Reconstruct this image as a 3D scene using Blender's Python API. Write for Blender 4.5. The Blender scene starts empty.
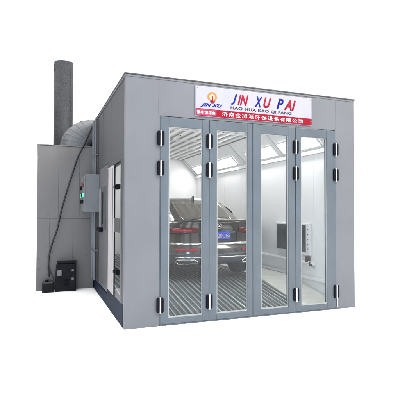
import bpy, bmesh, math, random
from mathutils import Vector, Matrix
random.seed(7)
S = bpy.context.scene
C = S.collection
PI = math.pi

# ------------------------------------------------------------------ camera
cam_d = bpy.data.cameras.new('camera'); cam = bpy.data.objects.new('camera', cam_d); C.objects.link(cam)
S.camera = cam
cam_d.sensor_width = 36.0; cam_d.lens = 38.11; cam_d.clip_start = 0.05; cam_d.clip_end = 500
yaw, pitch, roll = 0.3644, 0.0261, 0.0024
f = Vector((math.sin(yaw)*math.cos(pitch), math.cos(yaw)*math.cos(pitch), math.sin(pitch)))
r0 = Vector((math.cos(yaw), -math.sin(yaw), 0)); u0 = r0.cross(f)
r_ = r0*math.cos(roll)+u0*math.sin(roll); u_ = -r0*math.sin(roll)+u0*math.cos(roll)
cam.matrix_world = Matrix(((r_.x, u_.x, -f.x, -1.0673), (r_.y, u_.y, -f.y, -5.576), (r_.z, u_.z, -f.z, 1.5566), (0, 0, 0, 1)))

# ------------------------------------------------------------------ light: white studio surround and added soft boxes
W = bpy.data.worlds.new('World'); S.world = W; W.use_nodes = True
W.node_tree.nodes['Background'].inputs[0].default_value = (1, 1, 1, 1)
W.node_tree.nodes['Background'].inputs[1].default_value = 1.10
def area(name, loc, target, sx, sy, power, col=(1, 1, 1)):
    l = bpy.data.lights.new(name, 'AREA'); l.shape = 'RECTANGLE'; l.size = sx; l.size_y = sy
    l.energy = power; l.color = col
    o = bpy.data.objects.new(name, l); C.objects.link(o); o.location = loc
    o.rotation_euler = (Vector(target)-Vector(loc)).to_track_quat('-Z', 'Y').to_euler()
    return o
area('overhead_softbox', (0, 1, 14), (0, 1, 0), 22, 22, 5200)
area('front_softbox', (9, -10, 12), (1.6, 0, 1.8), 7, 5, 3100, (1, 1, 1))
area('low_blue_fill', (-3.4, -8, .9), (2.4, 0, .4), 3, 1.4, 300, (.42, .72, 1))  # added lamp giving the lower front the blue of floor bounce
S.view_settings.view_transform = 'Standard'; S.view_settings.look = 'None'
S.view_settings.exposure = 0; S.view_settings.gamma = 1
S.render.engine = 'CYCLES'
S.cycles.max_bounces = 10; S.cycles.transparent_max_bounces = 16
S.render.resolution_x = 1024; S.render.resolution_y = 1024

# ------------------------------------------------------------------ materials
def mat(name, col, rough=.5, metal=0., spec=.5, noise=0., nscale=6., bump=0., bscale=60., coat=0., stretch=None):
    m = bpy.data.materials.new(name); m.use_nodes = True
    nt = m.node_tree; b = nt.nodes['Principled BSDF']
    b.inputs['Base Color'].default_value = (*col, 1); b.inputs['Roughness'].default_value = rough
    b.inputs['Metallic'].default_value = metal; b.inputs['Specular IOR Level'].default_value = spec
    b.inputs['Coat Weight'].default_value = coat; b.inputs['Coat Roughness'].default_value = .08
    tc = nt.nodes.new('ShaderNodeTexCoord'); mp = nt.nodes.new('ShaderNodeMapping')
    nt.links.new(tc.outputs['Object'], mp.inputs[0])
    if stretch: mp.inputs['Scale'].default_value = stretch
    n = nt.nodes.new('ShaderNodeTexNoise'); n.inputs['Scale'].default_value = nscale; n.inputs['Detail'].default_value = 6
    nt.links.new(mp.outputs[0], n.inputs['Vector'])
    if noise:
        cr = nt.nodes.new('ShaderNodeValToRGB')
        cr.color_ramp.elements[0].position = .3; cr.color_ramp.elements[1].position = .7
        cr.color_ramp.elements[0].color = (*[c*(1-noise) for c in col], 1)
        cr.color_ramp.elements[1].color = (*[min(1, c*(1+noise)) for c in col], 1)
        nt.links.new(n.outputs['Fac'], cr.inputs[0]); nt.links.new(cr.outputs[0], b.inputs['Base Color'])
        mr = nt.nodes.new('ShaderNodeMapRange'); mr.inputs['To Min'].default_value = max(.02, rough-.07); mr.inputs['To Max'].default_value = min(1, rough+.07)
        nt.links.new(n.outputs['Fac'], mr.inputs[0]); nt.links.new(mr.outputs[0], b.inputs['Roughness'])
    if bump:
        n2 = nt.nodes.new('ShaderNodeTexNoise'); n2.inputs['Scale'].default_value = bscale; n2.inputs['Detail'].default_value = 3
        nt.links.new(mp.outputs[0], n2.inputs['Vector'])
        bp = nt.nodes.new('ShaderNodeBump'); bp.inputs['Strength'].default_value = bump; bp.inputs['Distance'].default_value = .01
        nt.links.new(n2.outputs['Fac'], bp.inputs['Height']); nt.links.new(bp.outputs[0], b.inputs['Normal'])
    return m
def glass_mat(name, tint, ior=1.45, rough=.01, dirt=0.0):
    m = bpy.data.materials.new(name); m.use_nodes = True
    nt = m.node_tree; nt.nodes.clear()
    o = nt.nodes.new('ShaderNodeOutputMaterial'); mx = nt.nodes.new('ShaderNodeMixShader')
    t = nt.nodes.new('ShaderNodeBsdfTransparent'); g = nt.nodes.new('ShaderNodeBsdfGlossy'); lw = nt.nodes.new('ShaderNodeLayerWeight'); pw = nt.nodes.new('ShaderNodeMath'); pw.operation = 'POWER'; pw.inputs[1].default_value = 5
    fr = nt.nodes.new('ShaderNodeMath'); fr.operation = 'MULTIPLY_ADD'; fr.inputs[1].default_value = .40; fr.inputs[2].default_value = ior
    nt.links.new(lw.outputs['Facing'], pw.inputs[0]); nt.links.new(pw.outputs[0], fr.inputs[0])
    t.inputs[0].default_value = (*tint, 1); g.inputs['Roughness'].default_value = rough
    nt.links.new(fr.outputs[0], mx.inputs[0]); nt.links.new(t.outputs[0], mx.inputs[1]); nt.links.new(g.outputs[0], mx.inputs[2])
    out = mx
    if dirt:
        d = nt.nodes.new('ShaderNodeBsdfDiffuse'); d.inputs[0].default_value = (.8, .82, .8, 1)
        n = nt.nodes.new('ShaderNodeTexNoise'); n.inputs['Scale'].default_value = 2.5; n.inputs['Detail'].default_value = 5
        tc = nt.nodes.new('ShaderNodeTexCoord'); nt.links.new(tc.outputs['Object'], n.inputs['Vector'])
        mm = nt.nodes.new('ShaderNodeMath'); mm.operation = 'MULTIPLY'; mm.inputs[1].default_value = dirt
        nt.links.new(n.outputs['Fac'], mm.inputs[0])
        m2 = nt.nodes.new('ShaderNodeMixShader'); nt.links.new(mm.outputs[0], m2.inputs[0])
        nt.links.new(mx.outputs[0], m2.inputs[1]); nt.links.new(d.outputs[0], m2.inputs[2]); out = m2
    nt.links.new(out.outputs[0], o.inputs[0])
    return m
def emit(name, col, s):
    m = bpy.data.materials.new(name); m.use_nodes = True
    b = m.node_tree.nodes['Principled BSDF']
    b.inputs['Base Color'].default_value = (*[c*.5 for c in col], 1)
    b.inputs['Emission Color'].default_value = (*col, 1); b.inputs['Emission Strength'].default_value = s
    return m
def galvanised(name, col, contrast=.35, scale=28, rough=.42):
    m = mat(name, col, rough, .75, .5)
    nt = m.node_tree; b = nt.nodes['Principled BSDF']
    tc = nt.nodes.new('ShaderNodeTexCoord'); v = nt.nodes.new('ShaderNodeTexVoronoi'); v.inputs['Scale'].default_value = scale
    nt.links.new(tc.outputs['Object'], v.inputs['Vector'])
    n = nt.nodes.new('ShaderNodeTexNoise'); n.inputs['Scale'].default_value = 3; n.inputs['Detail'].default_value = 8
    nt.links.new(tc.outputs['Object'], n.inputs['Vector'])
    ad = nt.nodes.new('ShaderNodeMix'); ad.data_type = 'RGBA'; ad.inputs[0].default_value = .5
    nt.links.new(v.outputs['Color'], ad.inputs[6]); nt.links.new(n.outputs['Fac'], ad.inputs[7])
    bw = nt.nodes.new('ShaderNodeRGBToBW'); nt.links.new(ad.outputs[2], bw.inputs[0])
    cr = nt.nodes.new('ShaderNodeValToRGB'); cr.color_ramp.elements[0].position = .3; cr.color_ramp.elements[1].position = .7
    cr.color_ramp.elements[0].color = (*[c*(1-contrast) for c in col], 1); cr.color_ramp.elements[1].color = (*[c*(1+contrast) for c in col], 1)
    nt.links.new(bw.outputs[0], cr.inputs[0]); nt.links.new(cr.outputs[0], b.inputs['Base Color'])
    return m
M = dict(
    ground=mat('white_floor', (.95, .95, .95), .7, 0, .3, .004, 2),
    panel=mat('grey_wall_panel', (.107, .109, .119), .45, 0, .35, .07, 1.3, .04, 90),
    side=mat('shaded_grey_side_panel', (.050, .050, .054), .55, 0, .22, .07, 1.2, .05, 80),  # front panel grey made darker; the side's shade is in the colour
    sidelite=mat('grey_side_leaf', (.075, .077, .085), .45, 0, .35, .06, 2, .04, 80),
    door=mat('blue_grey_door_frame', (.067, .081, .095), .38, 0, .4, .09, 2.2, .03, 90),
    cap=mat('dark_roof_trim', (.025, .027, .03), .5, 0, .4, .1, 6),
    capl=mat('pale_roof_trim', (.10, .10, .105), .4, 0, .4, .1, 6),
    plinth=mat('dark_blue_plinth', (.006, .012, .028), .6, 0, .08, .3, 3, .08, 30),
    white=mat('white_interior_panel', (.80, .80, .80), .42, 0, .4, .015, 2),
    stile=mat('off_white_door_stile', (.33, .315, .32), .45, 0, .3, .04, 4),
    rib=mat('white_ceiling_rib', (.74, .74, .735), .4, 0, .4, .02, 4),
    cloth=mat('ceiling_filter_cloth', (.66, .66, .65), .9, 0, .1, .08, 14, .2, 120),
    bar=mat('cream_grating_bar', (.40, .41, .39), .4, .1, .4, .2, 5),
    pit=mat('dark_grating_pit', (.085, .108, .125), .45, 0, .5, .35, 6),
    floor=mat('white_booth_floor', (.62, .63, .60), .35, 0, .4, .08, 5),
    black=mat('black_plastic', (.003, .003, .006), .6, 0, .08, .2, 10),
    blackmatt=mat('black_motor_paint', (.006, .0065, .009), .7, 0, .15, .4, 8, .15, 40),
    chrome=mat('brushed_aluminium', (.46, .48, .53), .3, .6, .5, .05, 20),
    bead=mat('pale_glazing_bead', (.24, .25, .25), .5, 0, .2, .03, 10),
    glass=glass_mat('door_glass', (.965, .97, .97), .013, .01, .010),
    lamp=emit('lit_tube_diffuser', (1, 1, .985), 18),
    cab=mat('warm_grey_cabinet', (.118, .111, .111), .5, 0, .35, .07, 1.5, .06, 60),
    seam=mat('dark_seam', (.05, .05, .052), .6, 0, .2, .1, 8),
    galv=galvanised('galvanised_duct', (.12, .124, .13), .14, 55, .55),
    galvd=galvanised('weathered_galvanised_chimney', (.042, .043, .046), .3, 60, .65),
    box=mat('light_grey_enclosure', (.12, .125, .132), .45, 0, .4, .05, 8, .06, 120),
    pipe=mat('grey_conduit', (.10, .105, .115), .45, .2, .4, .1, 14),
    cable=mat('black_cable_rubber', (.012, .012, .013), .5, 0, .4, .2, 20),
    red=mat('sign_red', (.20, .002, .012), .6, 0, .1, .04, 12),
    pink=mat('faded_pink_patch', (.25, .03, .06), .6, 0, .1, .35, 60),
    pale=mat('pale_pink_lettering', (.85, .55, .55), .4, 0, .4),
    signw=mat('sign_white_film', (.27, .26, .325), .3, 0, .4, .03, 5),
    signblue=mat('lettering_blue', (.006, .010, .15), .6, 0, .1, .03, 5),
    signred=mat('lettering_red', (.22, .004, .014), .6, 0, .1, .03, 5),
    signgrey=mat('lettering_grey', (.04, .025, .035), .6, 0, .1, .03, 5),
    letterw=mat('lettering_white', (.55, .48, .47), .4, 0, .4, .03, 5),
    orange=mat('emblem_orange', (.62, .12, .02), .4, 0, .4, .1, 30),
    yellow=mat('emblem_yellow', (.80, .55, .22), .4, 0, .4, .1, 30),
    paint=mat('bronze_metallic_car_paint', (.038, .034, .029), .27, .35, .5, .02, 3, 0, 0, 1.0),
    carglass=mat('dark_car_window', (.035, .035, .032), .06, 0, .8, .1, 4, 0, 0, .6),
    rearglass=mat('reflection_tinted_rear_window', (.15, .135, .11), .12, .3, .8, .1, 3, 0, 0, .8),  # beige base colour stands in for the bright booth reflected in the glass
    cardark=mat('black_car_trim', (.014, .016, .02), .35, 0, .5, .1, 8),
    bumper=mat('dark_blue_grey_bumper', (.014, .024, .04), .35, 0, .5, .2, 6),
    tail=mat('red_tail_lamp', (.10, .003, .004), .3, 0, .3, .2, 30, 0, 0, .3),
    tailp=mat('pink_tail_lamp_insert', (.36, .05, .05), .3, 0, .3, .1, 30, 0, 0, .3),
    reflector=mat('crimson_reflector', (.26, .006, .028), .4, 0, .2, .1, 40),
    carchrome=mat('car_chrome', (.78, .78, .76), .15, .95, .5, .03, 30),
    plate=mat('blue_number_plate', (.04, .09, .55), .4, 0, .4, .05, 30),
    tyre=mat('tyre_rubber', (.018, .018, .02), .75, 0, .3, .2, 20, .2, 60),
    screen=mat('dark_screen_glass', (.055, .068, .072), .2, 0, .5, .3, 2.5),
    screenf=mat('white_plastic_bezel', (.78, .78, .78), .35, 0, .4, .02, 20),
    green=emit('green_indicator', (.1, 1, .35), 2.2),
    knobr=mat('red_push_button', (.16, .015, .025), .4, 0, .3),
    knobw=mat('pale_meter_face', (.13, .13, .14), .5, 0, .3),
)

# ------------------------------------------------------------------ helpers
class MB:
    def __init__(s): s.v = []; s.f = []; s.ch = []
    def each(s, name, m, parent, bevel=0.):
        for vs, fs in s.ch: MB().add(vs, fs).build(name, m, parent, bevel)
    def add(s, vs, fs):
        s.ch.append((list(vs), list(fs))); n = len(s.v); s.v += [tuple(v) for v in vs]; s.f += [tuple(n+i for i in q) for q in fs]; return s
    def box(s, x0, x1, y0, y1, z0, z1):
        return s.add([(x0, y0, z0), (x1, y0, z0), (x1, y1, z0), (x0, y1, z0), (x0, y0, z1), (x1, y0, z1), (x1, y1, z1), (x0, y1, z1)],
                     [(0, 3, 2, 1), (4, 5, 6, 7), (0, 1, 5, 4), (1, 2, 6, 5), (2, 3, 7, 6), (3, 0, 4, 7)])
    def prism(s, pts, d):            # planar polygon swept by vector d
        n = len(pts); d = Vector(d); a = [Vector(p) for p in pts]
        return s.add(a+[p+d for p in a], [tuple(range(n-1, -1, -1)), tuple(range(n, 2*n))]+[(i, (i+1) % n, n+(i+1) % n, n+i) for i in range(n)])
    def cyl(s, p, q, r, n=20, r2=None):
        p = Vector(p); q = Vector(q); d = (q-p).normalized(); r2 = r if r2 is None else r2
        a = d.orthogonal().normalized(); b = d.cross(a)
        A = [p+(a*math.cos(2*PI*i/n)+b*math.sin(2*PI*i/n))*r for i in range(n)]
        B = [q+(a*math.cos(2*PI*i/n)+b*math.sin(2*PI*i/n))*r2 for i in range(n)]
        return s.add(A+B, [tuple(range(n-1, -1, -1)), tuple(range(n, 2*n))]+[(i, (i+1) % n, n+(i+1) % n, n+i) for i in range(n)])
    def tube(s, pts, r, n=10):
        pts = [Vector(p) for p in pts]; rings = []; prev = None
        for i, p in enumerate(pts):
            t = (pts[min(i+1, len(pts)-1)]-pts[max(i-1, 0)]).normalized()
            a = (prev-t*prev.dot(t)).normalized() if prev else t.orthogonal().normalized()
            prev = a; b = t.cross(a)
            rings.append([p+(a*math.cos(2*PI*k/n)+b*math.sin(2*PI*k/n))*r for k in range(n)])
        return s.loft(rings)
    def loft(s, rings, cap=True, closed=True):
        n = len(rings[0]); vs = [v for g in rings for v in g]; fs = []
        for i in range(len(rings)-1):
            for k in range(n if closed else n-1):
                k2 = (k+1) % n; fs.append((i*n+k, i*n+k2, (i+1)*n+k2, (i+1)*n+k))
        if cap: fs += [tuple(range(n-1, -1, -1)), tuple((len(rings)-1)*n+k for k in range(n))]
        return s.add(vs, fs)
    def build(s, name, m, parent=None, bevel=0., smooth=False, sub=0, solid=0., loc=None):
        me = bpy.data.meshes.new(name); me.from_pydata(s.v, [], s.f); me.validate()
        bm = bmesh.new(); bm.from_mesh(me); bmesh.ops.recalc_face_normals(bm, faces=bm.faces); bm.to_mesh(me); bm.free()
        me.materials.append(M[m]); o = bpy.data.objects.new(name, me); C.objects.link(o)
        if parent:
            o.parent = parent
            if loc is None: o.matrix_parent_inverse = Matrix.Translation(-parent.location)
        if loc is not None: o.location = loc
        if solid: q = o.modifiers.new('solid', 'SOLIDIFY'); q.thickness = solid; q.offset = 0
        if bevel: q = o.modifiers.new('bevel', 'BEVEL'); q.width = bevel; q.segments = 2; q.limit_method = 'ANGLE'
        if sub: q = o.modifiers.new('sub', 'SUBSURF'); q.levels = sub; q.render_levels = sub
        if smooth:
            for p in me.polygons: p.use_smooth = True
        return o
def tag(o, label=None, cat=None, group=None, kind=None):
    if label: o['label'] = label
    if cat: o['category'] = cat
    if group: o['group'] = group
    if kind: o['kind'] = kind
    return o
def thing(name, label, cat, loc=(0, 0, 0), group=None):
    o = bpy.data.objects.new(name, None); C.objects.link(o); o.location = loc; o.empty_display_size = .2
    return tag(o, label, cat, group)
def text(s, name, m, parent, x, z, h, width=None, y=-.02, shear=0., bold=0., extr=.002, space=1., rot=(PI/2, 0, 0), align='LEFT'):
    cu = bpy.data.curves.new(name, 'FONT'); cu.body = s; cu.size = 1; cu.extrude = 0; cu.shear = shear; cu.offset = bold; cu.space_character = space
    t = bpy.data.objects.new('t', cu); C.objects.link(t)
    bpy.context.view_layer.update()
    me = bpy.data.meshes.new_from_object(t.evaluated_get(bpy.context.evaluated_depsgraph_get()))
    bpy.data.objects.remove(t); bpy.data.curves.remove(cu)
    xs = [v.co.x for v in me.vertices]; ys = [v.co.y for v in me.vertices]
    if not xs: return None
    x0, x1, y0, y1 = min(xs), max(xs), min(ys), max(ys)
    sy = h/(y1-y0); sx = (width/(x1-x0)) if width else sy
    for v in me.vertices: v.co = Vector((x+(v.co.x-x0)*sx, y, z+(v.co.y-y0)*sy))
    me.materials.clear(); me.materials.append(M[m]); me.name = name
    o = bpy.data.objects.new(name, me); C.objects.link(o)
    q = o.modifiers.new('solid', 'SOLIDIFY'); q.thickness = extr
    o.parent = parent; o.matrix_parent_inverse = Matrix.Translation(-parent.location)
    return o

# ------------------------------------------------------------------ ground
g = MB().add([(-150, -150, 0), (150, -150, 0), (150, 150, 0), (-150, 150, 0)], [(0, 1, 2, 3)]).build('ground', 'ground')
tag(g, kind='structure')

# ------------------------------------------------------------------ booth shell
BW, BD, BH = 3.76, 7.2, 3.4
booth = thing('spray_booth', 'large grey steel spray booth with four glazed front doors and white lit inside', 'spray booth', (BW/2, 0, 0))
DX = [.48, 1.195, 1.89, 2.63, 3.38]; DT = 2.85
fp = MB()
fp.add([(x, y, z) for y in (0, .1) for x, z in ((0, 0), (0, BH-.045), (BW, BH-.045), (BW, 0), (3.388, 0), (3.388, 2.862), (.472, 2.862), (.472, 0))],
       [(0, 1, 6, 7), (1, 2, 5, 6), (2, 3, 4, 5), (8, 9, 14, 15), (9, 10, 13, 14), (10, 11, 12, 13)]+[(i, (i+1) % 8, 8+(i+1) % 8, 8+i) for i in range(8)])
fp.build('front_wall', 'panel', booth)
# thin vertical panel joints of the front wall
sm = MB()
for x, z0, z1 in ((.452, 2.88, 3.34), (3.40, 2.88, 3.34)): sm.box(x-.0015, x+.0015, -.001, .01, z0, z1)
sm.each('panel_joint', 'seam', booth)
# side wall on the left with the opening for the service door
sw = MB()
SY0, SY1, SZ0, SZ1 = .22, 1.46, .30, 2.26
LY0, LY1 = 1.48, 2.46
sw.box(0, .08, .102, SY0, .30, BH-.05); sw.box(0, .08, SY0, LY1, 2.34, BH-.05)
sw.box(0, .08, SY0, SY1, SZ1, 2.34); sw.box(0, .08, LY1, BD, .2, BH-.05)
sw.box(.02, .08, LY0, LY1, .2, 2.34)
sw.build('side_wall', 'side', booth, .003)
pj = MB()
for y in (1.2, 2.1, 2.75): pj.box(-.002, .004, y-.003, y+.003, 2.36, BH-.06)
for y in (2.75, 3.1): pj.box(-.003, .004, y-.004, y+.004, .22, 2.4)
pj.each('side_panel_joint', 'seam', booth)
MB().box(-.004, .08, .102, 1.462, 0, .296).build('plinth', 'plinth', booth)
MB().box(-.004, .08, 1.464, BD, 0, .195).build('plinth', 'plinth', booth)
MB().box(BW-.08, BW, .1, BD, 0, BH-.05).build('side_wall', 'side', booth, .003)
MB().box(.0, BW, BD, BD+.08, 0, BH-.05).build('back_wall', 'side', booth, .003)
MB().box(-.02, BW+.02, -.012, BD+.1, BH-.018, BH).build('roof', 'cap', booth, .004)
MB().box(-.014, BW+.014, -.006, BD+.09, BH-.044, BH-.019).build('roof_trim', 'capl', booth, .002)
# white inside
iw = MB()
iw.box(BW-.10, BW-.082, .11, BD-.02, .0, 3.22)
iw.box(.10, BW-.10, BD-.06, BD-.01, 0, 3.22)
iw.box(.082, .10, .11, SY0, .0, 3.22); iw.box(.082, .10, SY0, SY1, SZ1, 3.22); iw.box(.082, .10, SY1, BD-.06, 0, 3.22)
iw.box(.1, .47, .102, .116, .0, 3.22); iw.box(3.39, BW-.1, .102, .116, .0, 3.22); iw.box(.47, 3.39, .102, .116, 2.87, 3.22)
iw.build('inner_lining', 'white', booth)
ij = MB()
for y in (.95, 1.95, 2.95, 3.95, 4.95, 5.95): ij.box(BW-.104, BW-.099, y-.004, y+.004, .66, 2.6)
for x in (1.0, 2.0, 3.0): ij.box(x-.004, x+.004, BD-.064, BD-.059, .35, 2.65)
ij.each('lining_joint', 'rib', booth)
# ceiling filters between longitudinal ribs
MB().box(.1, BW-.1, .12, BD-.06, 3.22, 3.26).build('ceiling_filter', 'cloth', booth)
rb = MB()
x = .28
while x < 3.3:
    rb.box(x-.035, x+.035, .13, BD-.07, 3.16, 3.218); x += .215
for y in (1.3, 2.5, 3.7, 4.9, 6.1): rb.box(.12, 3.4, y-.03, y+.03, 3.175, 3.217)
rb.each('ceiling_rib', 'rib', booth, .006)
bt = MB()
for x, y in ((1.72, 2.9), (1.72, 3.5), (1.72, 3.62), (2.08, 2.9), (2.44, 2.3)): bt.cyl((x, y, 3.15), (x, y, 3.158), .016, 10)
bt.each('ceiling_bolt', 'black', booth)
# sloped coves between wall and ceiling with rails below
for s in (1, -1):
    def X(v): return v if s == 1 else BW-v
    cv = MB(); cv.prism([(X(3.66), .12, 2.68), (X(3.18), .12, 3.16), (X(3.22), .12, 3.2), (X(3.66), .12, 2.76)], (0, BD-.2, 0))
    cv.build('ceiling_cove', 'white', booth)
    rl = MB(); rl.box(min(X(3.60), X(3.658)), max(X(3.60), X(3.658)), .13, BD-.08, 2.60, 2.67)
    a = (X(3.18), 3.16)
    for y in (.45, 1.92, 3.62, 5.42, 7.0):
        rl.prism([(X(3.655), y, 2.672), (X(3.645), y, 2.662), (X(3.17), y, 3.137), (X(3.18), y, 3.147)], (0, .10, 0))
    rl.each('cove_trim', 'rib', booth, .004)
    if s == 1:
        ld = MB(); ld.box(3.60, 3.658, .9, BD-.08, .57, .635); ld.box(3.57, 3.598, .9, BD-.08, .60, .62)
        ld.each('wall_rail', 'white', booth, .006)
        MB().box(3.60, 3.658, .3, BD-.08, .302, .36).build('wall_kerb', 'white', booth, .01)
# floor: raised grating behind a sloped grating ramp
FZ = .30; RY = 1.75
fl = MB()
fl.box(.1, BW-.1, RY, BD-.06, .02, FZ-.03)
fl.prism([(.1, .02, .012), (2.92, .02, .012), (2.92, RY, FZ-.03), (.1, RY, FZ-.03), ], (0, 0, -.01))
fl.build('grating_pit', 'pit', booth)
fb = MB(); fb.prism([(2.94, .11, .012), (2.94, RY, FZ-.01), (2.94, RY, 0.01)], (.72, 0, 0)); fb.box(2.94, 3.66, RY, BD-.07, FZ-.028, FZ)
fb.build('floor_border', 'floor', booth)
br = MB(); x = .16; k = 0
while x < 2.92:
    w = .0055 if k % 5 else .011
    br.prism([(x-w, .03, .030), (x+w, .03, .030), (x+w, .03, .045), (x-w, .03, .045)], (0, RY-.03, FZ-.045))
    br.box(x-w, x+w, RY+.001, BD-.1, FZ-.015, FZ); x += .088; k += 1
for y in (3.6, 5.6):
    z = .015+(FZ-.045)*min(1, (y-.03)/(RY-.03)); br.box(.12, 2.93, y-.012, y+.012, z-.02, z+.004)
br.build('floor_grating', 'bar', booth)
MB().box(.48, 3.38, -.004, .10, .0, .018).build('threshold', 'door', booth)

# glazed front doors: leaf > glass, glazing bead, hinges
GX = [(.595, 1.092), (1.312, 1.805), (2.026, 2.50), (2.73, 3.21)]; GZ0, GZ1 = .10, 2.718
def hinge(x, z, parent, m='black'):
    h = MB()
    for s in (-1, 1):
        cx = x+s*.029; w = .018; hh = .10; c = .018
        h.prism([(cx-w, -.036, z-hh+c), (cx-w+c*.6, -.036, z-hh), (cx+w-c*.6, -.036, z-hh), (cx+w, -.036, z-hh+c),
                 (cx+w, -.036, z+hh-c), (cx+w-c*.6, -.036, z+hh), (cx-w+c*.6, -.036, z+hh), (cx-w, -.036, z+hh-c)], (0, .034, 0))
    o = h.build('hinge', m, parent, .004)
    b = MB().box(x-.0105, x+.0105, -.042, -.004, z-.112, z+.108)
    q = b.build('hinge_pin', 'chrome', o, .004); return o
def hinge_fix():
    pass
HX = {0: (DX[0], DX[1]), 1: (), 2: (DX[3],), 3: (DX[4],)}
DL = ['leftmost glazed door leaf', 'second glazed door leaf from the left', 'third glazed door leaf from the left', 'rightmost glazed door leaf']
for i in range(4):
    a, b = DX[i]+.004, DX[i+1]-.004; gx0, gx1 = GX[i]
    d = MB(); d.box(a, gx0, -.014, .05, .022, DT); d.box(gx1, b, -.014, .05, .022, DT)
    d.box(gx0, gx1, -.014, .05, .022, GZ0); d.box(gx0, gx1, -.014, .05, GZ1, DT)
    do = d.build('door', 'door', booth, .004)
    MB().box(gx0-.002, gx1+.002, .016, .024, GZ0-.002, GZ1+.002).build('glass', 'glass', do)
    t = .014; e = MB()
    e.box(gx0, gx0+t, -.005, .014, GZ0, GZ1); e.box(gx1-t*.6, gx1, -.005, .014, GZ0, GZ1)
    e.box(gx0+t, gx1-t*.6, -.005, .014, GZ0, GZ0+.022); e.box(gx0+t, gx1-t*.6, -.005, .014, GZ1-.012, GZ1)
    e.build('glazing_bead', 'bead', do, .002)
    for hx in HX[i]:
        for z in (2.548, 2.14, .285): 
            h = hinge(hx, z, do)

# door frame edge around the leaves
MB().box(3.398, 3.412, -.02, -.002, .03, .17).build('floor_bolt', 'chrome', booth, .003)
MB().box(DX[0]-.006, DX[0]+.002, -.004, .06, .02, 2.858).box(DX[4]-.002, DX[4]+.006, -.004, .06, .02, 2.858).each('door_jamb', 'door', booth)

# service door in the side wall
sd = MB()
sd.box(-.016, .0, .806, 1.44, SZ0, SZ1-.01)
sdo = sd.build('side_door', 'stile', booth, .006); tag(sdo, 'white side door with a tall glass strip')
MB().box(-.02, -.014, .88, .90, SZ0+.03, SZ1-.05).box(-.02, -.014, 1.34, 1.42, SZ0+.0, SZ1-.02).build('door_seal', 'sidelite', sdo)
MB().box(-.012, .004, .775, .803, SZ0, SZ1-.01).box(-.012, .004, .30, .774, SZ1-.028, SZ1-.01).build('glazing_frame', 'black', sdo)
MB().box(-.008, .006, .225, .298, SZ0, SZ1).build('door_post', 'sidelite', sdo)
MB().box(-.004, .001, .30, .774, SZ0, SZ1-.030).build('glass', 'glass', sdo)
MB().box(-.02, -.006, .302, .763, 1.25, 1.45).build('crossbar', 'seam', sdo, .01)
for z in (1.9, .69):
    MB().box(-.045, .016, .42, .62, z-.035, z+.035).box(-.06, -.045, .46, .58, z-.022, z+.022).build('handle', 'black', sdo, .01)
lf = MB().box(-.006, .018, LY0+.01, LY1-.01, .22, 2.33).build('side_leaf', 'sidelite', booth, .005)
MB().box(-.012, -.004, 1.62, 1.9, 1.24, 1.98).build('leaf_recess', 'seam', lf)
ph = MB().box(-.055, -.035, 1.98, 2.16, 1.27, 1.95).box(-.036, -.004, 2.0, 2.12, 1.27, 1.33).box(-.036, -.004, 2.0, 2.12, 1.88, 1.94)
ph.build('pull_handle', 'box', lf, .008)
MB().box(-.075, -.004, 1.98, 2.3, 1.19, 1.255).build('latch', 'black', lf, .01)

# ------------------------------------------------------------------ lamps in the coves
def cove_lamp(y0, L, side, label):
    o = thing('ceiling_light', label, 'ceiling light', (3.55 if side > 0 else BW-3.55, y0+L/2, 2.84), 'slanted lights along the ceiling edges of the booth')
    def P(t, n, y):     # t along slope from wall up, n out of slope into room
        x = 3.656-t*.7071-n*.7071; z = 2.682+t*.7071-n*.7071
        return (x if side > 0 else BW-x, y, z)
    fr = MB()
    for t0, t1, ya, yb in ((.06, .085, y0, y0+L), (.33, .355, y0, y0+L), (.085, .33, y0, y0+.025), (.085, .33, y0+L-.025, y0+L)):
        fr.prism([P(t0, .004, ya), P(t1, .004, ya), P(t1, .035, ya), P(t0, .035, ya)], (0, yb-ya, 0))
    fr.build('frame', 'rib', o, .003)
    MB().prism([P(.087, .008, y0+.027), P(.328, .008, y0+.027), P(.328, .02, y0+.027), P(.087, .02, y0+.027)], (0, L-.054, 0)).build('diffuser', 'lamp', o)
NM = ['nearest the doors', 'second from the doors', 'third from the doors', 'farthest from the doors']
for k, y in enumerate((.60, 2.02, 3.95, 5.60)):
    cove_lamp(y, 1.25, 1, 'bright slanted light above the right inner wall, '+NM[k])
    cove_lamp(y, 1.25, -1, 'bright slanted light above the left inner wall, '+NM[k])

# ------------------------------------------------------------------ sign board
SX0, SX1, SZa, SZb = .98, 2.925, 2.90, 3.33
sb = thing('sign_board', 'white and red sign board with blue and red lettering above the front doors', 'sign', ((SX0+SX1)/2, -.02, 2.9))
MB().box(SX0, SX1, -.020, -.001, SZa, SZb).build('board', 'signw', sb, .003)
MB().box(SX0+.003, SX1-.003, -.0225, -.0202, SZa+.004, 3.008).build('red_band', 'red', sb)
MB().box(SX0+.005, 1.30, -.0245, -.0227, SZa+.012, 3.002).build('pink_patch', 'pink', sb)
text('豪华烤漆房', 'faded_lettering', 'pale', sb, SX0+.02, SZa+.028, .052, .28, -.0262, extr=.001)
text('济南金旭派环保设备有限公司', 'company_lettering', 'letterw', sb, 1.385, SZa+.022, .064, 1.37, -.0245, bold=.0, space=1.25)
text('J', 'lettering', 'signblue', sb, 1.535, 3.105, .165, .10, -.0225, .35, .03)
text('IN', 'lettering', 'signred', sb, 1.636, 3.105, .16, .180, -.0225, .35, .03)
text('X', 'lettering', 'signblue', sb, 1.915, 3.105, .16, .135, -.0225, .35, .03)
text('U', 'lettering', 'signred', sb, 2.065, 3.105, .16, .135, -.0225, .35, .03)
text('P', 'lettering', 'signblue', sb, 2.29, 3.105, .165, .125, -.0225, .35, .03)
text('AI', 'lettering', 'signred', sb, 2.42, 3.105, .16, .215, -.0225, .35, .03)
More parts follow.
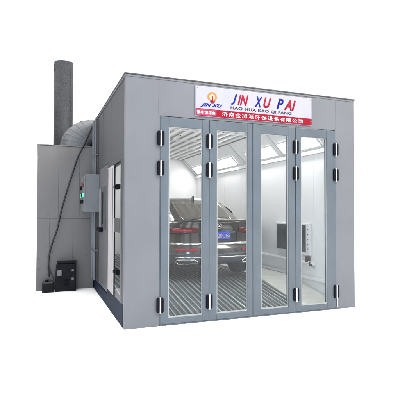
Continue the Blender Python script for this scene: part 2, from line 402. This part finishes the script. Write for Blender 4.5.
text('HAO HUA KAO QI FANG', 'subtitle_lettering', 'signgrey', sb, 1.525, 3.028, .052, 1.03, -.0225, 0, .022, space=1.08)
text('JIN XU', 'small_lettering', 'signblue', sb, 1.055, 3.028, .062, .34, -.0225, .45, .05, space=1.1)
for x in (SX0+.03, SX1-.03):
    for z in (SZa+.06, SZb-.03): MB().cyl((x, -.026, z), (x, -.0228, z), .006, 10).build('screw', 'pipe', sb)
em = MB(); cx, cz = 1.235, 3.185
def ring(cx, cz, r0, r1, a0, a1, y=-.022, n=28):
    m = MB(); o = [(cx+r1*math.cos(a0+(a1-a0)*i/n), y, cz+r1*math.sin(a0+(a1-a0)*i/n)) for i in range(n+1)]
    i_ = [(cx+r0*math.cos(a0+(a1-a0)*i/n), y, cz+r0*math.sin(a0+(a1-a0)*i/n)) for i in range(n+1)]
    for k in range(n): m.prism([o[k], o[k+1], i_[k+1], i_[k]], (0, -.002, 0))
    return m
ring(cx, cz, .043, .072, math.radians(-60), math.radians(225)).build('emblem_ring', 'orange', sb)
ring(cx, cz, .001, .041, 0, 2*PI, -.0215).build('emblem_disc', 'yellow', sb)
e2 = ring(cx+.004, cz-.055, .014, .036, math.radians(170), math.radians(370), -.0245, 14); e2.prism([(cx-.012, -.0245, cz-.07), (cx+.012, -.0245, cz-.07), (cx+.01, -.0245, cz+.01), (cx-.008, -.0245, cz+.01)], (0, -.002, 0))
e2.build('emblem_figure', 'signred', sb)

# ------------------------------------------------------------------ cabinet, chimney and duct at the left
CY = 3.25
cb = thing('air_cabinet', 'tall warm grey sheet steel air cabinet standing left of the booth', 'air cabinet', (-.55, CY+.9, 0))
MB().box(-1.093, -.016, CY, CY+1.9, 0.0, 2.84).build('casing', 'cab', cb, .006)
j = MB()
for x in (-.70, -.30): j.box(x-.002, x+.002, CY-.0015, CY+.01, 1.42, 2.82)
for x in (-.86, -.42): j.box(x-.002, x+.002, CY-.0015, CY+.01, .02, 1.38)
j.box(-1.09, -.02, CY-.0015, CY+.01, 1.396, 1.401)
j.each('panel_joint', 'seam', cb)
MB().box(-1.10, -.01, CY-.012, CY+1.91, 2.842, 2.862).build('top_edge', 'cab', cb, .003)
for x, z in ((-.90, .66), (-1.06, .62), (-1.05, .42), (-.17, .66), (-.9, 1.5), (-.2, 1.5)):
    MB().cyl((x, CY-.012, z), (x, CY-.002, z), .014, 8).build('bolt', 'capl', cb)
ch = thing('chimney', 'tall round dark galvanised steel chimney rising from the air cabinet', 'chimney', (-.572, 4.30, 2.862))
R_ = .203; chx, chy = -.572, 4.30
def tubewall(cx, cy, z0, z1, r, n=40, th=.012):
    m = MB(); ro = lambda z, r: [(cx+r*math.cos(2*PI*i/n), cy+r*math.sin(2*PI*i/n), z) for i in range(n)]
    return m.loft([ro(z0, r), ro(z1, r), ro(z1, r-th), ro(z0, r-th)], cap=False)
tubewall(chx, chy, 2.863, 4.86, R_).build('pipe', 'galvd', ch, smooth=False)
sp = MB(); 
for z in (2.88,):
    ro = lambda z, r: [(chx+r*math.cos(2*PI*i/40), chy+r*math.sin(2*PI*i/40), z) for i in range(40)]
    sp.loft([ro(z-.008, R_+.001), ro(z-.004, R_+.006), ro(z+.004, R_+.006), ro(z+.008, R_+.001)], cap=False)
for k in range(40):
    a = -PI/2+.75; z = 2.9+k*.047; sp.cyl((chx+R_*math.cos(a), chy+R_*math.sin(a), z), (chx+(R_+.005)*math.cos(a), chy+(R_+.005)*math.sin(a), z), .006, 6)
for z in (4.68, 4.78): sp.box(chx-R_-.012, chx-R_+.01, chy-.06, chy, z-.02, z+.02)
sp.each('joint_piece', 'galvd', ch)
for o in ch.children:
    if o.name.startswith('pipe'):
        for p in o.data.polygons: p.use_smooth = True
el = thing('duct_elbow', 'ribbed galvanised duct elbow bending from the cabinet top into the booth side', 'duct', (-.35, 3.8, 2.862))
rings = []; seams = []
ox, oz = .03, 2.864; NS = 7
def sq(t): return math.copysign(abs(t)**.55, t)
def erng(a, grow=0.):
    ro_x, ro_z = .70+grow, .60+grow; ri = .07
    d = Vector((-math.cos(a), 0, math.sin(a)))
    outer = Vector((ox-ro_x*math.cos(a), 3.60, oz+ro_z*math.sin(a))); inner = Vector((ox-ri*math.cos(a), 3.60, oz+ri*math.sin(a)))
    c = (outer+inner)/2; h = (outer-inner)/2
    return [c+h*sq(math.cos(2*PI*i/32))+Vector((0, (.34+grow)*sq(math.sin(2*PI*i/32)), 0)) for i in range(32)]
MB().loft([erng(PI/2*i/NS) for i in range(NS+1)]).build('elbow_body', 'galv', el)
sr = MB()
for i in range(NS+1):
    a = PI/2*i/NS; da = .012
    sr.loft([erng(max(0, a-da)), erng(max(0, a-da), .004), erng(min(PI/2, a+da), .004), erng(min(PI/2, a+da))], cap=False)
sr.build('seam_ring', 'galv', el)

# cable from the roof edge to the small motor
def bez(P, n=10):
    out = []; P = [Vector(p) for p in P]
    for i in range(len(P)-1):
        p0 = P[max(i-1, 0)]; p1 = P[i]; p2 = P[i+1]; p3 = P[min(i+2, len(P)-1)]
        for k in range(n):
            t = k/n; out.append(.5*((2*p1)+(-p0+p2)*t+(2*p0-5*p1+4*p2-p3)*t*t+(-p0+3*p1-3*p2+p3)*t**3))
    return out+[P[-1]]
YC = 3.19
cpts = [(-.03, YC, 3.34), (-.10, YC, 3.18), (-.235, YC, 2.86), (-.345, YC, 2.62), (-.44, YC, 2.30), (-.53, YC, 2.0), (-.64, YC, 1.58), (-.72, YC, 1.19), (-.80, YC, .95), (-.855, YC, .72), (-.873, YC, .48), (-.86, YC, .28)]
MBc = MB().tube(bez(cpts), .015, 10).build('power_cable', 'cable', None, smooth=True)
tag(MBc, 'thick black cable curving down across the front of the air cabinet', 'cable')
b2 = MB().tube(bez([(-.873, YC, .5), (-.83, YC-.01, .36), (-.78, YC-.02, .24), (-.77, YC-.02, .19)]), .008, 8).build('thin_cable', 'cable', None, smooth=True)
tag(b2, 'thin black wire splitting off the thick cable near its lower end', 'cable')

# small machines on the ground
mt = thing('motor_box', 'black slotted motor box standing on the ground against the air cabinet', 'motor', (-.56, 3.0, 0))
hb = MB(); hb.prism([(-.755, 3.02, .0), (-.365, 3.02, .0), (-.37, 3.02, .53), (-.70, 3.02, .55), (-.735, 3.02, .48)], (0, .20, 0))
hb.build('housing', 'blackmatt', mt, .012)
MB().box(-.72, -.35, 3.0, 3.23, .552, .572).build('lid', 'blackmatt', mt, .01)
for x, z, w, h in ((-.675, .36, .04, .055), (-.43, .40, .022, .022), (-.43, .24, .022, .022)):
    MB().box(x-w, x+w, 3.008, 3.019, z-h, z+h).build('socket', 'knobw', mt, .006)
fn = MB()
for k in range(2): fn.box(-.60, -.50, 3.005, 3.019, .12+k*.075, .15+k*.075)
fn.each('vent_slot', 'black', mt)
lb = thing('pump_box', 'low black box beside the taller motor box at the end of the cable', 'pump', (-.85, 2.98, 0))
MB().box(-.985, -.775, 3.0, 3.22, 0, .165).build('housing', 'blackmatt', lb, .012)
MB().box(-.97, -.79, 3.01, 3.21, .167, .195).build('lid', 'cap', lb, .008)
MB().cyl((-.90, 3.1, .195), (-.90, 3.1, .23), .03, 16).build('knob', 'black', lb)

# control box and conduits on the side wall
kx = -.262
kb = thing('control_box', 'grey electrical control box with green lights on the booth side wall', 'control box', (-.12, 2.9, 1.535))
MB().box(kx, -.004, 2.45, 3.17, 1.535, 2.235).build('enclosure', 'box', kb, .01)
MB().box(kx-.018, kx-.001, 2.47, 3.15, 1.555, 2.215).build('panel', 'box', kb, .004)
def onk(y0, y1, z0, z1, name, m, d=.016): return MB().box(kx-.018-d, kx-.0185, y0, y1, z0, z1).build(name, m, kb, .003)
onk(2.66, 2.98, 2.11, 2.16, 'meter', 'knobw'); onk(2.64, 2.74, 2.0, 2.08, 'switch', 'knobr', .02)
onk(2.92, 3.05, 1.96, 2.03, 'switch', 'black', .03); onk(2.60, 2.72, 1.82, 1.885, 'indicator_light', 'green', .02)
onk(2.93, 3.05, 1.82, 1.885, 'indicator_light', 'green', .02); onk(2.78, 2.88, 1.82, 1.885, 'switch', 'black', .03)
onk(2.64, 2.80, 1.70, 1.76, 'switch', 'black', .03); onk(2.86, 3.02, 1.70, 1.76, 'switch', 'black', .03)
for k, (y, z0, z1, r) in enumerate(((2.72, 2.237, 3.33, .026), (3.02, 2.237, 3.33, .032))):
    o = MB().cyl((-.05, y, z0), (-.05, y, z1), r, 16).box(-.085, -.004, y-.05, y+.05, 2.62, 2.65).build('conduit', 'pipe', None)
    tag(o, ['thinner grey vertical conduit above the control box, nearer the doors', 'thicker grey vertical conduit above the control box, nearer the cabinet'][k], 'conduit')
for k, (y, r) in enumerate(((2.62, .024), (2.95, .03))):
    o = MB().cyl((-.07, y, .25), (-.07, y, 1.533), r, 16).box(-.105, -.004, y-.05, y+.05, .8, .83).build('conduit', 'pipe', None)
    tag(o, ['grey conduit running down below the control box, nearer the doors', 'grey conduit running down below the control box, nearer the cabinet'][k], 'conduit')

# ------------------------------------------------------------------ screen and regulator on the right inner wall
ws = thing('wall_screen', 'dark screen in a white frame on the right inner wall', 'screen', (3.6, 1.6, .75))
XW = 3.655
MB().box(XW-.05, XW, 1.0, 2.20, .735, 1.335).build('frame', 'screenf', ws, .012)
MB().box(XW-.058, XW-.051, 1.125, 2.145, .79, 1.295).build('display', 'screen', ws)
for k in range(5): MB().box(XW-.06, XW-.051, 1.05, 1.075, .85+k*.09, .863+k*.09).build('button', 'pipe', ws)
rg = thing('air_regulator', 'small air regulator with red caps below the screen on the right inner wall', 'regulator', (3.6, 1.05, .55))
MB().box(XW-.06, XW-.003, 1.05, 1.13, .60, .72).build('body', 'cap', rg, .006)
MB().box(XW-.07, XW-.003, .93, 1.0, .55, .60).build('valve', 'cap', rg, .006)
MB().cyl((XW-.08, 1.09, .63), (XW-.06, 1.09, .63), .022, 12).cyl((XW-.09, .965, .61), (XW-.07, .965, .61), .024, 12).build('cap', 'knobr', rg)

# ------------------------------------------------------------------ car
CX, CYR, CZ = 2.0, 1.42, .302
car = thing('parked_car', 'dark bronze four door saloon parked inside the booth, seen from behind', 'car', (CX, CYR+2.4, CZ))
L = 4.85; HW = .915
def wp(x, y, z): return (CX+x, CYR+y, CZ+z)
def ipl(t, tab):
    for (a, b), (c, d) in zip(tab, tab[1:]):
        if t <= c: 
            k = max(0, (t-a)/(c-a)); k = k*k*(3-2*k) if False else k
            return b+(d-b)*k
    return tab[-1][1]
OFF = [(.18, .18), (.27, .10), (.31, .03), (.36, .0), (.52, .0), (.60, .015), (.64, .055), (.78, .075), (.95, .085), (1.02, .06), (1.08, .03)]
def plan(x): return .55*(1-(1-min(1, abs(x)/HW)**3.2)**(1/2.4))
def reary(x, z): return plan(x)+ipl(z, OFF)*(1-.5*(abs(x)/HW)**3)
def topz(y): return ipl(y, [(0, 1.065), (.08, 1.085), (.5, 1.06), (1.2, .99), (3.2, .955), (3.7, .95), (4.4, .80), (4.75, .66), (4.85, .60)])
def fronty(x): return L-.75*(1-(1-min(1, abs(x)/HW)**2.6)**(1/2.2))
angs = [math.sin(PI/2*(-1+2*i/26)) for i in range(27)]
loops = []; ZB = .30
VS = [0, .04, .1, .2, .3, .38, .45, .5, .56, .66, .78, .88, .94, .98, 1.0]
def tuck(v): # inset of the side at height fraction
    return ipl(v, [(0, .07), (.06, .03), (.2, .012), (.45, 0), (.62, .012), (.8, .03), (.92, .055), (1, .10)])
for v in VS:
    lp = []
    for s in angs:
        x = s*HW; zz = ZB+v*(topz(.1)-ZB); y = reary(x, zz); t = tuck(v)
        lp.append(wp(x*(1-t/HW*.9), y+(.05 if v == 1.0 else .0), ZB+v*(topz(max(0, y))-ZB)))
    for y in (.75, 1.1, 1.6, 2.2, 2.8, 3.4, 3.8): lp.append(wp(HW-tuck(v), y, ZB+v*(topz(y)-ZB)))
    for s in reversed(angs):
        x = s*HW; y = fronty(x)-ipl(v, [(0, .1), (.3, 0), (1, .1)]); lp.append(wp(x*(1-tuck(v)/HW*.9), y, ZB+v*(topz(min(y, 4.8))-ZB)))
    for y in (3.8, 3.4, 2.8, 2.2, 1.6, 1.1, .75): lp.append(wp(-HW+tuck(v), y, ZB+v*(topz(y)-ZB)))
    loops.append(lp)
bd = MB(); bd.loft(loops, cap=False)
# deck: bridge the left and right halves of the top loop
top = loops[-1]; n = len(top); nb = len(angs); half = nb//2
left = [top[half-i] for i in range(0, half+1)] + [top[n-1-i] for i in range(7)] + [top[nb+7+nb-1-i] for i in range(0, half+1)]
right = [top[half+i] for i in range(0, half+1)] + [top[nb+i] for i in range(7)] + [top[nb+7+i] for i in range(0, half+1)]
rows = []
for a, b in zip(left, right):
    a = Vector(a); b = Vector(b); rows.append([a.lerp(b, t/10)+Vector((0, 0, .035*math.sin(PI*t/10)*min(1, (a-b).length/1.2))) for t in range(11)])
bd.loft(rows, cap=False, closed=False)
bo = bd.build('body', 'paint', car, smooth=True)
bm = bmesh.new(); bm.from_mesh(bo.data); bmesh.ops.remove_doubles(bm, verts=bm.verts, dist=.0015); bmesh.ops.recalc_face_normals(bm, faces=bm.faces); bm.to_mesh(bo.data); bm.free()
for p in bo.data.polygons: p.use_smooth = True
q = bo.modifiers.new('sub', 'SUBSURF'); q.levels = 1; q.render_levels = 1
# greenhouse
GH = [(.46, 1.06, .68, .62), (.62, 1.125, .73, .62), (.95, 1.29, .79, .62), (1.35, 1.455, .82, .61), (1.7, 1.525, .825, .61), (2.1, 1.555, .825, .61), (2.5, 1.54, .82, .61), (2.9, 1.47, .81, .60), (3.3, 1.27, .79, .62), (3.75, .98, .78, .66)]
gr = []
for y, zt, wb, wt in GH:
    zb = min(topz(y)-.03, zt-.03); h = zt-zb
    gr.append([wp(-wb, y, zb), wp(-wb+(wb-wt)*.45, y, zb+h*.5), wp(-wt-.02, y, zb+h*.88), wp(-wt+.05, y, zb+h*.975), wp(-wt*.5, y, zt+.008), wp(0, y, zt+.014),
               wp(wt*.5, y, zt+.008), wp(wt-.05, y, zb+h*.975), wp(wt+.02, y, zb+h*.88), wp(wb-(wb-wt)*.45, y, zb+h*.5), wp(wb, y, zb)])
cbn = MB().loft(gr, cap=False, closed=False).build('cabin', 'paint', car, smooth=True, sub=2)
# windows set 3 mm proud of the cabin
def gh(y):
    for a, b in zip(GH, GH[1:]):
        if y <= b[0]: t = (y-a[0])/(b[0]-a[0]); return [a[i]+(b[i]-a[i])*t for i in range(4)]
    return GH[-1]
rw = []
for y in (.52, .62, .75, .95, 1.15, 1.32):
    _, zt, wb, wt = gh(y); w = wt-.07
    rw.append([wp(w*(-1+2*k/10), y, zt+.012+.014*(1-abs(-1+2*k/10))) for k in range(11)])
MB().loft(rw, cap=False, closed=False).build('rear_window', 'rearglass', car, smooth=True, solid=.006)
for s in (-1, 1):
    sd_ = []
    for y in (1.0, 1.3, 1.7, 2.1, 2.5, 2.9, 3.2):
        _, zt, wb, wt = gh(y); zb = topz(y)-.03; h = zt-zb
        sd_.append([wp(s*(wb-(wb-wt)*.9*t*.9+.012), y, zb+h*t) for t in (.12, .3, .5, .68, .82)])
    MB().loft(sd_, cap=False, closed=False).build('side_window', 'carglass', car, smooth=True, solid=.006)
    MB().tube([wp(s*(gh(y)[2]+.012), y, topz(y)+.015) for y in (.95, 1.3, 1.7, 2.1, 2.5, 2.9, 3.2)], .011).build('window_trim', 'carchrome', car, smooth=True)
fin = MB(); fin.prism([wp(-.012, 1.42, 1.475), wp(-.012, 1.62, 1.50), wp(-.012, 1.46, 1.575), wp(-.012, 1.435, 1.575)], (.024, 0, 0)).build('antenna', 'cardark', car, .004)
# patches that follow the rear face
def patch(x0, x1, zlo, zhi, d=.006, nx=14, nz=4, tz=None):
    rows = []
    for i in range(nx+1):
        x = x0+(x1-x0)*i/nx; a, b = zlo(x) if callable(zlo) else zlo, zhi(x) if callable(zhi) else zhi
        rows.append([wp(x, reary(x, a+(b-a)*k/nz)-d, a+(b-a)*k/nz) for k in range(nz+1)])
    return MB().loft(rows, cap=False, closed=False)
for s in (-1, 1):
    lo = lambda x: .845+.0*abs(x)+.03*max(0, (.62-abs(x))/.25); hi = lambda x: .955-.02*max(0, (.5-abs(x))/.2)
    t = patch(s*.40, s*.872, lo, hi, .010, 20).build('tail_light', 'tail', car, smooth=True, solid=.012)
    patch(s*.52, s*.83, .888, .925, .020, 14, 2).build('lamp_insert', 'tailp', t, smooth=True, solid=.006)
    patch(s*.47, s*.86, .858, .868, .018, 14, 1).build('lamp_strip', 'cardark', t, smooth=True, solid=.005)
    patch(s*.44, s*.80, .535, .585, .010, 10, 2).build('reflector', 'reflector', car, smooth=True, solid=.008)
    e0, e1 = s*.44, s*.80
    lo_ = .315; hi_ = .395
    ex = MB(); P = [(e0, lo_+.01), (e1-s*.05, lo_), (e1, lo_+.05), (e1-s*.03, hi_-.01), (e0+s*.06, hi_), (e0, lo_+.05), (e0, lo_+.01)]
    ex.tube([wp(x, reary(x, z)-.02, z) for x, z in P], .012, 8); ex.build('exhaust_trim', 'carchrome', car, smooth=True)
    patch(s*.45, s*.77, .325, .385, .006, 8, 2).build('exhaust_recess', 'cardark', car, solid=.004)
patch(-.40, .40, .918, .935, .010, 14, 1).build('lamp_bar', 'cardark', car, smooth=True, solid=.008)
patch(-.90, .90, .305, .50, .005, 40, 5).build('lower_bumper', 'bumper', car, smooth=True, solid=.006)
patch(-.87, .87, .648, .688, .012, 40, 2).build('chrome_strip', 'carchrome', car, smooth=True, solid=.012)
patch(-.80, .80, .425, .440, .012, 40, 1).build('bumper_strip', 'carchrome', car, smooth=True, solid=.008)
patch(-.37, .37, .69, .89, .004, 14, 4).build('plate_recess', 'cardark', car, smooth=True, solid=.004)
yp = CYR+ipl(.82, OFF)-.02
pl = MB().box(CX-.22, CX+.22, yp-.006, yp, CZ+.745, CZ+.885).build('number_plate', 'plate', car, .003)
text('鲁A·20UE5', 'plate_lettering', 'letterw', pl, CX-.205, CZ+.77, .09, .41, yp-.009, 0, .012)
lg = ring(CX, CZ+.985, .038, .052, 0, 2*PI, CYR+.055); lg.build('badge', 'carchrome', car)
text('V', 'badge_lettering', 'carchrome', car, CX-.025, CZ+.985, .032, .05, CYR+.05, 0, .01)
text('W', 'badge_lettering', 'carchrome', car, CX-.032, CZ+.955, .034, .064, CYR+.05, 0, .01)
MB().tube([wp(x, reary(x, 1.06)+.02, 1.088) for x in [.8*(-1+2*k/20) for k in range(21)]], .014, 8).build('spoiler_lip', 'paint', car, smooth=True)
# mirrors, wheels
for s in (-1, 1):
    MB().box(CX+s*1.0-.085, CX+s*1.0+.085, CYR+3.0, CYR+3.1, CZ+.95, CZ+1.08).build('mirror', 'paint', car, .03)
    for y in (.98, 3.85):
        x0 = CX+s*(HW-.225); x1 = CX+s*(HW+.004)
        n = 40; prof = [(0, .25), (0, .315), (.02, .33), (.205, .33), (.229, .315), (.229, .25)]
        tw = MB(); rr = [[(x0+(x1-x0)*a/.229, CYR+y+rad*math.cos(2*PI*i/n), CZ+.33+rad*math.sin(2*PI*i/n)) for i in range(n)] for a, rad in prof]
        tw.loft(rr, cap=True); wo = tw.build('wheel', 'tyre', car, .004)
        rm = MB(); rm.cyl((x1, CYR+y, CZ+.33), (x1+s*.006, CYR+y, CZ+.33), .05, 16)
        for k in range(10):
            a = 2*PI*k/10; p = Vector((x1+s*.003, CYR+y, CZ+.33)); rm.cyl(p, p+Vector((0, .235*math.cos(a), .235*math.sin(a))), .016, 8)
        rm.build('rim', 'carchrome', wo)
        MB().cyl((x1-s*.10, CYR+y, CZ+.37), (x1+s*.001, CYR+y, CZ+.37), .365, 40).build('wheel_arch', 'cardark', car)
MB().box(CX-.8, CX+.8, CYR+.35, CYR+4.5, CZ+.31, CZ+.36).build('underbody', 'cardark', car)
